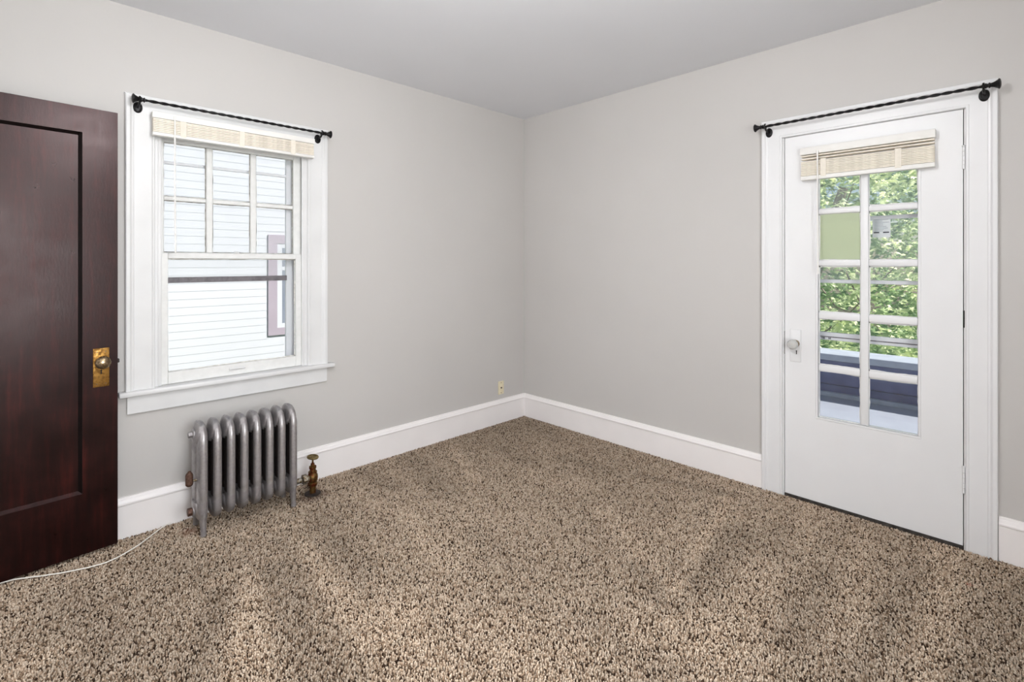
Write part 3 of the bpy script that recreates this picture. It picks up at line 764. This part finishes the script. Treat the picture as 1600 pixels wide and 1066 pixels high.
m = MB(); hexprof(m, (XL - .001, RYC, .104), (-1, 0, 0), .019, .020); m.build('bottom_plug', 'rust', rad, True)
# air vent: stub pipe and a little canister
av = MB(); av.lathe([(.006, 0), (.006, .03)], (RX0 - .020, RYC - .040, .268), (-1, 0, 0), 10); av.build('vent_stub', 'nickel', rad, True)
av = MB(); av.lathe([(.010, 0), (.0155, .006), (.0165, .012), (.0165, .052), (.014, .060), (.009, .066), (.005, .072), (0, .074)], (RX0 - .052, RYC - .040, .246), (0, 0, 1), 16); av.build('air_vent', 'rust', rad, True)
# shut-off valve
VX, VY = -1.938, -.200
vl = MB(); vl.lathe([(.017, .0034), (.017, .050), (.024, .052), (.026, .060), (.026, .066), (.021, .070), (.0265, .082), (.0285, .096), (.0265, .112), (.021, .120), (.024, .122), (.024, .130), (.017, .133), (.016, .146), (.0195, .148), (.0195, .160), (.011, .164), (.010, .176)], (VX, VY, 0), (0, 0, 1), 20)
valve = vl.build('shutoff_valve', 'oldbrass', rad, True)
tag(valve, 'rusty brass valve')
m = MB(); m.lathe([(.017, 0), (.017, .03)], (VX - .052, VY, .097), (1, 0, 0), 18); hexprof(m, (VX - .058, VY, .097), (1, 0, 0), .027, .022); m.lathe([(.015, 0), (.015, .05)], (XR - .012, VY, .097), (1, 0, 0), 16); m.build('union_nut', 'nickel', valve, True)
m = MB(); m.lathe([(.005, 0), (.005, .040)], (VX, VY, .174), (0, 0, 1), 10); m.build('stem', 'oldbrass', valve, True)
m = MB(); m.lathe([(.006, -.004), (.022, -.004), (.030, -.001), (.0325, .004), (.030, .009), (.022, .009), (.012, .006), (.008, .010), (0, .010)], (VX, VY, .207), (.10, -.10, 1), 24); m.build('handwheel', 'dullbrass', valve, True)
m = MB(); m.lathe([(.020, 0), (.045, .0005), (.044, .003), (.019, .006)], (VX, VY, .0034), (0, 0, 1), 24); m.build('floor_plate', 'iron_gapshade', valve, True)

# ------------------------------------------------------------------ curtain rods
def rod(name, W, ua, ub, v, w, brk, label):
    e = empty(name, W((ua + ub) / 2, v, w)); tag(e, label, 'curtain rod')
    L = ub - ua; n = int(L / .009)
    m = MB()
    for ph in (0, PI):
        pts = []
        for k in range(n + 1):
            t = k / n; a = 2 * PI * L * t / .085 + ph
            pts.append(W(ua + L * t, v + .0034 * math.cos(a), w + .0034 * math.sin(a)))
        m.tube(pts, .0046, 8)
    m.build('rod', 'iron', e, True)
    for (u, s) in ((ua, -1), (ub, 1)):
        d = Vector(W(s, 0, 0)) - Vector(W(0, 0, 0))
        m = MB(); m.lathe([(.0085, -.012), (.012, -.010), (.012, -.007), (.0085, -.005), (.0085, 0), (.012, .001), (.012, .005), (.0085, .007), (.010, .013), (.0135, .021), (.0185, .029), (.0225, .033), (.0225, .036), (.017, .039), (.007, .041), (0, .041)], W(u, v, w), d, 20)
        m.build('finial', 'iron', e, True)
    for (u, w0) in brk:
        d = Vector(W(0, 0, 1)) - Vector(W(0, 0, 0))
        zc = v - .026
        m = MB(); m.lathe([(.027, w0), (.027, w0 + .003), (.024, w0 + .006), (.017, w0 + .007), (.015, w0 + .005), (0, w0 + .005)], W(u, zc, 0), d, 24, (.72, 1.0))
        b = m.build('bracket', 'iron', e, True)
        m = MB(); m.tube([W(u, zc + .004, w0 + .004), W(u, zc + .002, w0 + .022), W(u, v - .020, w - .012), W(u, v - .0135, w - .002)], .0055, 8); m.build('arm', 'iron', b, True)
        m = MB(); m.tube([W(u, v + .0125 * math.sin(a), w + .0125 * math.cos(a)) for a in [R(-200 + 22 * q) for q in range(14)]], .0045, 8); m.build('hook', 'iron', b, True)
    return e
rod('curtain_rod', WL, -2.713, -1.812, 2.106, .078, ((-2.722, .017), (-1.832, .017)), 'black twisted iron curtain rod above the sash window')
rod('curtain_rod', WR, 1.985, 2.934, 2.104, .078, ((2.006, .017), (2.918, .017)), 'black twisted iron curtain rod above the glazed door')

# ------------------------------------------------------------------ raised blinds
def blind(W, u0, u1, vtop, hr, loose, stack0, stack1, vbot, wa, wb, tapes, wand, label):
    e = empty('window_blind', W((u0 + u1) / 2, vbot, (wa + wb) / 2)); tag(e, label, 'blind')
    boxobj('headrail', 'blindwhite', wbox(W, u0, u1, vtop - hr, vtop, wa, wb + .004), e, .003, 2)
    proto = None; rn = random.Random(int(u0 * 100))
    n = max(5, int((stack1 - stack0) / .0078))
    zs = [stack0 + (stack1 - stack0) * (k + .5) / n for k in range(n)] + loose
    for i, z in enumerate(zs):
        off = rn.uniform(-.0010, .0010) if i < n else 0
        b = wbox(W, u0 + .004, u1 - .004, -.0034, .0034, wa + .003, wb - .001)
        if proto is None: proto = MB(); proto.box(*b, bev=.0012); proto = proto.build('slat', 'slat', None, True); o = proto
        else: o = proto.copy(); COL.objects.link(o)
        base = Vector(W(0, z, off)) ; o.location = base
        tilt = rn.uniform(-.006, .006) if i < n else rn.uniform(-.12, .12)
        o.parent = e; o.matrix_parent_inverse = Matrix.Translation(e.location).inverted()
    boxobj('bottom_rail', 'blindwhite', wbox(W, u0 + .002, u1 - .002, vbot, stack0 - .0008, wa + .002, wb + .001), e, .003, 2)
    for u in tapes:
        boxobj('ladder_tape', 'tape', wbox(W, u - .013, u + .013, stack0 - .010, stack1 + .006, wb + .0012, wb + .0026), e, .0004)
    uw, va, vb = wand
    m = MB(); m.tube([W(uw, va, wb + .012), W(uw, (va + vb) / 2, wb + .011), W(uw + .003, vb, wb + .010)], .0038, 8); m.build('wand', 'blindwhite', e, True)
    m = MB(); m.lathe([(.0055, 0), (.0055, .018), (.003, .022)], W(uw, va - .004, wb + .012), (0, 0, 1), 10); m.build('wand_hook', 'blindwhite', e, True)
    return e
blind(WL, -2.671, -1.870, 2.064, .030, [], 1.966, 2.033, 1.949, .030, .068, (-2.542, -2.270, -1.998), (-2.580, 2.036, 1.372), 'raised cream slatted blind across the top of the sash window')
blind(WR, 2.175, 2.751, 1.956, .040, [1.9085, 1.893], 1.800, 1.880, 1.777, .004, .042, (2.288, 2.610), (2.263, 1.912, 1.262), 'raised cream slatted blind on the glazed door')

# ------------------------------------------------------------------ wall jack and cord
pl = empty('wall_plate', (-.278, 0, .23)); tag(pl, 'ivory cable jack plate low on the wall near the corner', 'wall plate')
boxobj('plate', 'ivory', (-.3100, -.2480, -.005, 0, .2290, .3380), pl, .002, 2)
m = MB(); m.lathe([(.0075, 0), (.0075, .004), (.0055, .004), (.0055, .001), (0, .001)], (-.279, -.005, .2835), (0, -1, 0), 14); jk = m.build('jack', 'nickel', pl, True)
m = MB(); m.lathe([(.0056, .0042), (0, .0045)], (-.279, -.005, .2835), (0, -1, 0), 12); m.build('socket_hole', 'black', jk)
for z in (.3245, .2425):
    m = MB(); m.lathe([(.0042, 0), (.0035, .0012), (0, .0014)], (-.279, -.005, z), (0, -1, 0), 12); m.build('screw', 'knobmetal', pl, True)
cp = [(-3.20, -.105), (-3.1492, -.1105), (-3.0763, -.1514), (-2.998, -.1918), (-2.8957, -.2231), (-2.8292, -.216), (-2.7415, -.1615), (-2.6688, -.0871), (-2.612, -.034), (-2.585, -.028)]
pts = []
for k in range(len(cp) - 1):
    p0, p1, p2, p3 = (Vector(cp[max(k - 1, 0)]), Vector(cp[k]), Vector(cp[k + 1]), Vector(cp[min(k + 2, len(cp) - 1)]))
    for q in range(6):
        t = q / 6
        v = .5 * ((2 * p1) + (p2 - p0) * t + (2 * p0 - 5 * p1 + 4 * p2 - p3) * t * t + (3 * p1 - p0 - 3 * p2 + p3) * t ** 3)
        pts.append((v.x, v.y, .0062 + .0004 * math.sin(k * 2.1 + q)))
m = MB(); m.tube(pts, .0026, 8); tag(m.build('cable', 'cord', None, True), 'thin white cable lying on the carpet beside the dark door', 'cable')

# ------------------------------------------------------------------ outside: roof terrace, trees, neighbouring house
tag(boxobj('ground', 'grass', (-30, 40, -30, 40, -3.4, -3.2)), 'lawn far below the windows', 'ground', kind='structure')
te = empty('terrace', (1.6, -2, -.16)); tag(te, 'pale painted roof terrace outside the glazed door', 'terrace', kind='structure')
boxobj('deck', 'deck', (T + .002, 3.15, -7, 3.0, -.30, -.12), te)
pa = empty('parapet', (3.2, -2, -.12)); tag(pa, 'low dark blue parapet with pale coping beyond the glazed door', 'parapet', kind='structure')
boxobj('base_flashing', 'bluegrey', (3.09, 3.15, -7, 3.0, -.12, -.075), pa, .004)
boxobj('lower_wall', 'navy', (3.15, 3.40, -7, 3.0, -3.2, .000), pa)
boxobj('upper_wall', 'navy', (3.125, 3.40, -7, 3.0, .018, .262), pa)
boxobj('joint', 'navy', (3.17, 3.40, -7, 3.0, .0, .018), pa)
boxobj('coping', 'bluegrey', (3.06, 3.46, -7, 3.0, .275, .345), pa, .006)
boxobj('coping_bed', 'gap', (3.16, 3.40, -7, 3.0, .262, .275), pa)

nh = empty('neighbour_house', (-1.5, 4.3, -3.2)); tag(nh, 'white clapboard house close outside the sash window', 'house')
NY = 4.2
NWX0, NWX1, NWZ0, NWZ1 = -.715, .30, .32, 1.71
boxobj('wall_core', 'siding', (-7.0, 3.0, NY + .02, NY + 5.0, -3.2, 4.6), nh)
EXPO = .0985
def board(xa, xb):
    m = MB(); y = NY + .02
    v = [(xa, y, 0), (xa, y - .0045, 0), (xa, y - .0012, EXPO + .012), (xa, y, EXPO + .012)]
    v += [(xb, p[1], p[2]) for p in v]
    m.faces(v, [[0, 1, 5, 4], [1, 2, 6, 5], [2, 3, 7, 6], [0, 4, 7, 3], [0, 3, 2, 1], [4, 5, 6, 7]])
    return m.build('clapboard', 'siding')
protos = {}
z = -1.2
while z < 4.5:
    spans = [(-7.0, 3.0)] if z + EXPO < NWZ0 + .02 or z > NWZ1 - .02 else [(-7.0, NWX0 + .01), (NWX1 - .01, 3.0)]
    for sp in spans:
        if sp not in protos: protos[sp] = board(*sp); o = protos[sp]
        else: o = protos[sp].copy(); COL.objects.link(o)
        o.location = (0, 0, z); o.parent = nh; o.matrix_parent_inverse = Matrix.Translation(nh.location).inverted()
    z += EXPO
nw = MB(); y = NY
for b in ((NWX0, NWX0 + .12, NWZ0, NWZ1), (NWX1 - .12, NWX1, NWZ0, NWZ1), (NWX0 + .12, NWX1 - .12, NWZ1 - .12, NWZ1), (NWX0 + .12, NWX1 - .12, NWZ0, NWZ0 + .10)):
    nw.box(b[0], b[1], y - .004, y + .03, b[2], b[3])
nwo = nw.build('window_casing', 'mauve', nh)
nw = MB()
for b in ((NWX0 + .12, NWX0 + .185, NWZ0 + .10, NWZ1 - .12), (NWX1 - .185, NWX1 - .12, NWZ0 + .10, NWZ1 - .12), (NWX0 + .185, NWX1 - .185, NWZ1 - .18, NWZ1 - .12), (NWX0 + .185, NWX1 - .185, NWZ0 + .10, NWZ0 + .16), (NWX0 + .185, NWX1 - .185, 1.22, 1.27)):
    nw.box(b[0], b[1], y + .002, y + .018, b[2], b[3])
nw.build('window_sash', 'siding', nwo)
mglass, ntg, pg = new_mat('neighbour_window_glass'); pg.inputs['Base Color'].default_value = rgb(120, 128, 142); pset(pg, Roughness=.08)
for (a, b) in ((NWZ0 + .16, 1.22), (1.27, NWZ1 - .18)):
    boxobj('window_pane', mglass, (NWX0 + .185, NWX1 - .185, y + .004, y + .008, a, b), nwo)
boxobj('house_roof', 'roofing', (-7.4, 3.4, NY - .35, NY + 5.4, 4.6, 4.9), nh)

LEAF = [(0, 0), (.16, -.10), (.46, -.06), (.24, .12), (.55, .34), (.20, .36), (.16, .50), (0, 1.0), (-.16, .50), (-.20, .36), (-.55, .34), (-.24, .12), (-.46, -.06), (-.16, -.10)]
def tree(name, label, base, crown, n, size, mat, seed, group='trees beyond the terrace'):
    rn = np.random.default_rng(seed)
    e = empty(name, base); tag(e, label, 'tree', group)
    ctr = np.array(crown[:3]); rr = np.array(crown[3:6])
    m = MB(); bx, by, bz = base
    top = (crown[0], crown[1], crown[2] + rr[2] * .4)
    pts = [(bx + (top[0] - bx) * t + .1 * math.sin(5 * t + seed), by + (top[1] - by) * t + .1 * math.cos(4 * t + seed), bz + (top[2] - bz) * t) for t in [k / 8 for k in range(9)]]
    m.tube(pts, .1, 10, radii=[.20 - .017 * k for k in range(9)]); m.build('trunk', 'bark', e, True)
    cl_ = []
    for k in range(7):
        v = rn.normal(0, 1, 3); v /= np.linalg.norm(v); q = ctr + v * rr * rn.uniform(.45, .95); cl_.append(q)
        s = Vector(pts[3 + k % 5]); t = Vector(q); mid = s.lerp(t, .55) + Vector((0, 0, -.15))
        b = MB(); b.tube([s, s.lerp(mid, .5), mid, mid.lerp(t, .5), t], .02, 6, radii=[.018, .015, .011, .008, .004]); b.build('branch', 'bark', e, True)
    # leaves gathered in sprays
    ns = n // 9; v = rn.normal(0, 1, (ns, 3)); v /= np.linalg.norm(v, axis=1)[:, None]
    sp = ctr + v * rr * (rn.uniform(.25, 1, ns) ** .45)[:, None]
    P = np.repeat(sp, 9, 0) + rn.normal(0, size * 1.1, (ns * 9, 3)) * np.array([1, 1, .55]); N = len(P)
    L = np.array(LEAF); K = len(L)
    yaw = np.repeat(rn.uniform(0, 2 * PI, ns), 9) + rn.normal(0, .8, N); pit = rn.normal(-.55, .35, N); rol = rn.normal(0, .45, N); s = size * rn.uniform(.7, 1.25, N)
    d = np.stack([np.cos(yaw) * np.cos(pit), np.sin(yaw) * np.cos(pit), np.sin(pit)], 1)
    side = np.stack([-np.sin(yaw), np.cos(yaw), np.zeros(N)], 1); up = np.cross(d, side)
    side = side * np.cos(rol)[:, None] + up * np.sin(rol)[:, None]; up = np.cross(d, side)
    V = P[:, None] + (d[:, None] * L[None, :, 1:2] + side[:, None] * L[None, :, 0:1] - up[:, None] * (np.abs(L[None, :, 0:1]) * .35 - .10 * L[None, :, 1:2] ** 2)) * s[:, None, None]
    fan = np.array([(0, 1, 3), (1, 2, 3), (3, 4, 5), (0, 3, 5), (0, 5, 6), (6, 7, 8), (0, 6, 8), (0, 8, 9), (9, 10, 11), (0, 9, 11), (11, 12, 13), (0, 11, 13)], np.int32)
    F = (np.arange(N, dtype=np.int32)[:, None, None] * K + fan[None]).reshape(-1)
    me = bpy.data.meshes.new('foliage'); me.vertices.add(N * K); me.vertices.foreach_set('co', V.astype(np.float32).reshape(-1))
    me.loops.add(len(F)); me.loops.foreach_set('vertex_index', F); me.polygons.add(len(F) // 3); me.polygons.foreach_set('loop_start', np.arange(0, len(F), 3, dtype=np.int32))
    me.update(); me.validate(); me.materials.append(M[mat])
    o = bpy.data.objects.new('foliage', me); COL.objects.link(o); o.parent = e; o.matrix_parent_inverse = Matrix.Translation(e.location).inverted(); o['kind'] = 'stuff'
    return e
tree('maple_tree', 'sunlit pale green maple just beyond the parapet, seen through the door panes', (6.6, 1.0, -3.2), (6.1, -1.1, 1.5, 1.5, 2.5, 2.5), 8000, .095, 'leaf', 1)
tree('broadleaf_tree', 'deep green tree filling the view behind the pale maple', (10.9, 2.4, -3.2), (10.7, .3, 1.8, 2.4, 4.2, 3.9), 17000, .14, 'leaf_deep', 2)
tree('broadleaf_tree', 'deep green tree farther right, standing clear of the pale maple', (10.9, -8.2, -3.2), (10.7, -8.2, 1.8, 2.4, 3.4, 3.6), 9000, .15, 'leaf_deep', 4)
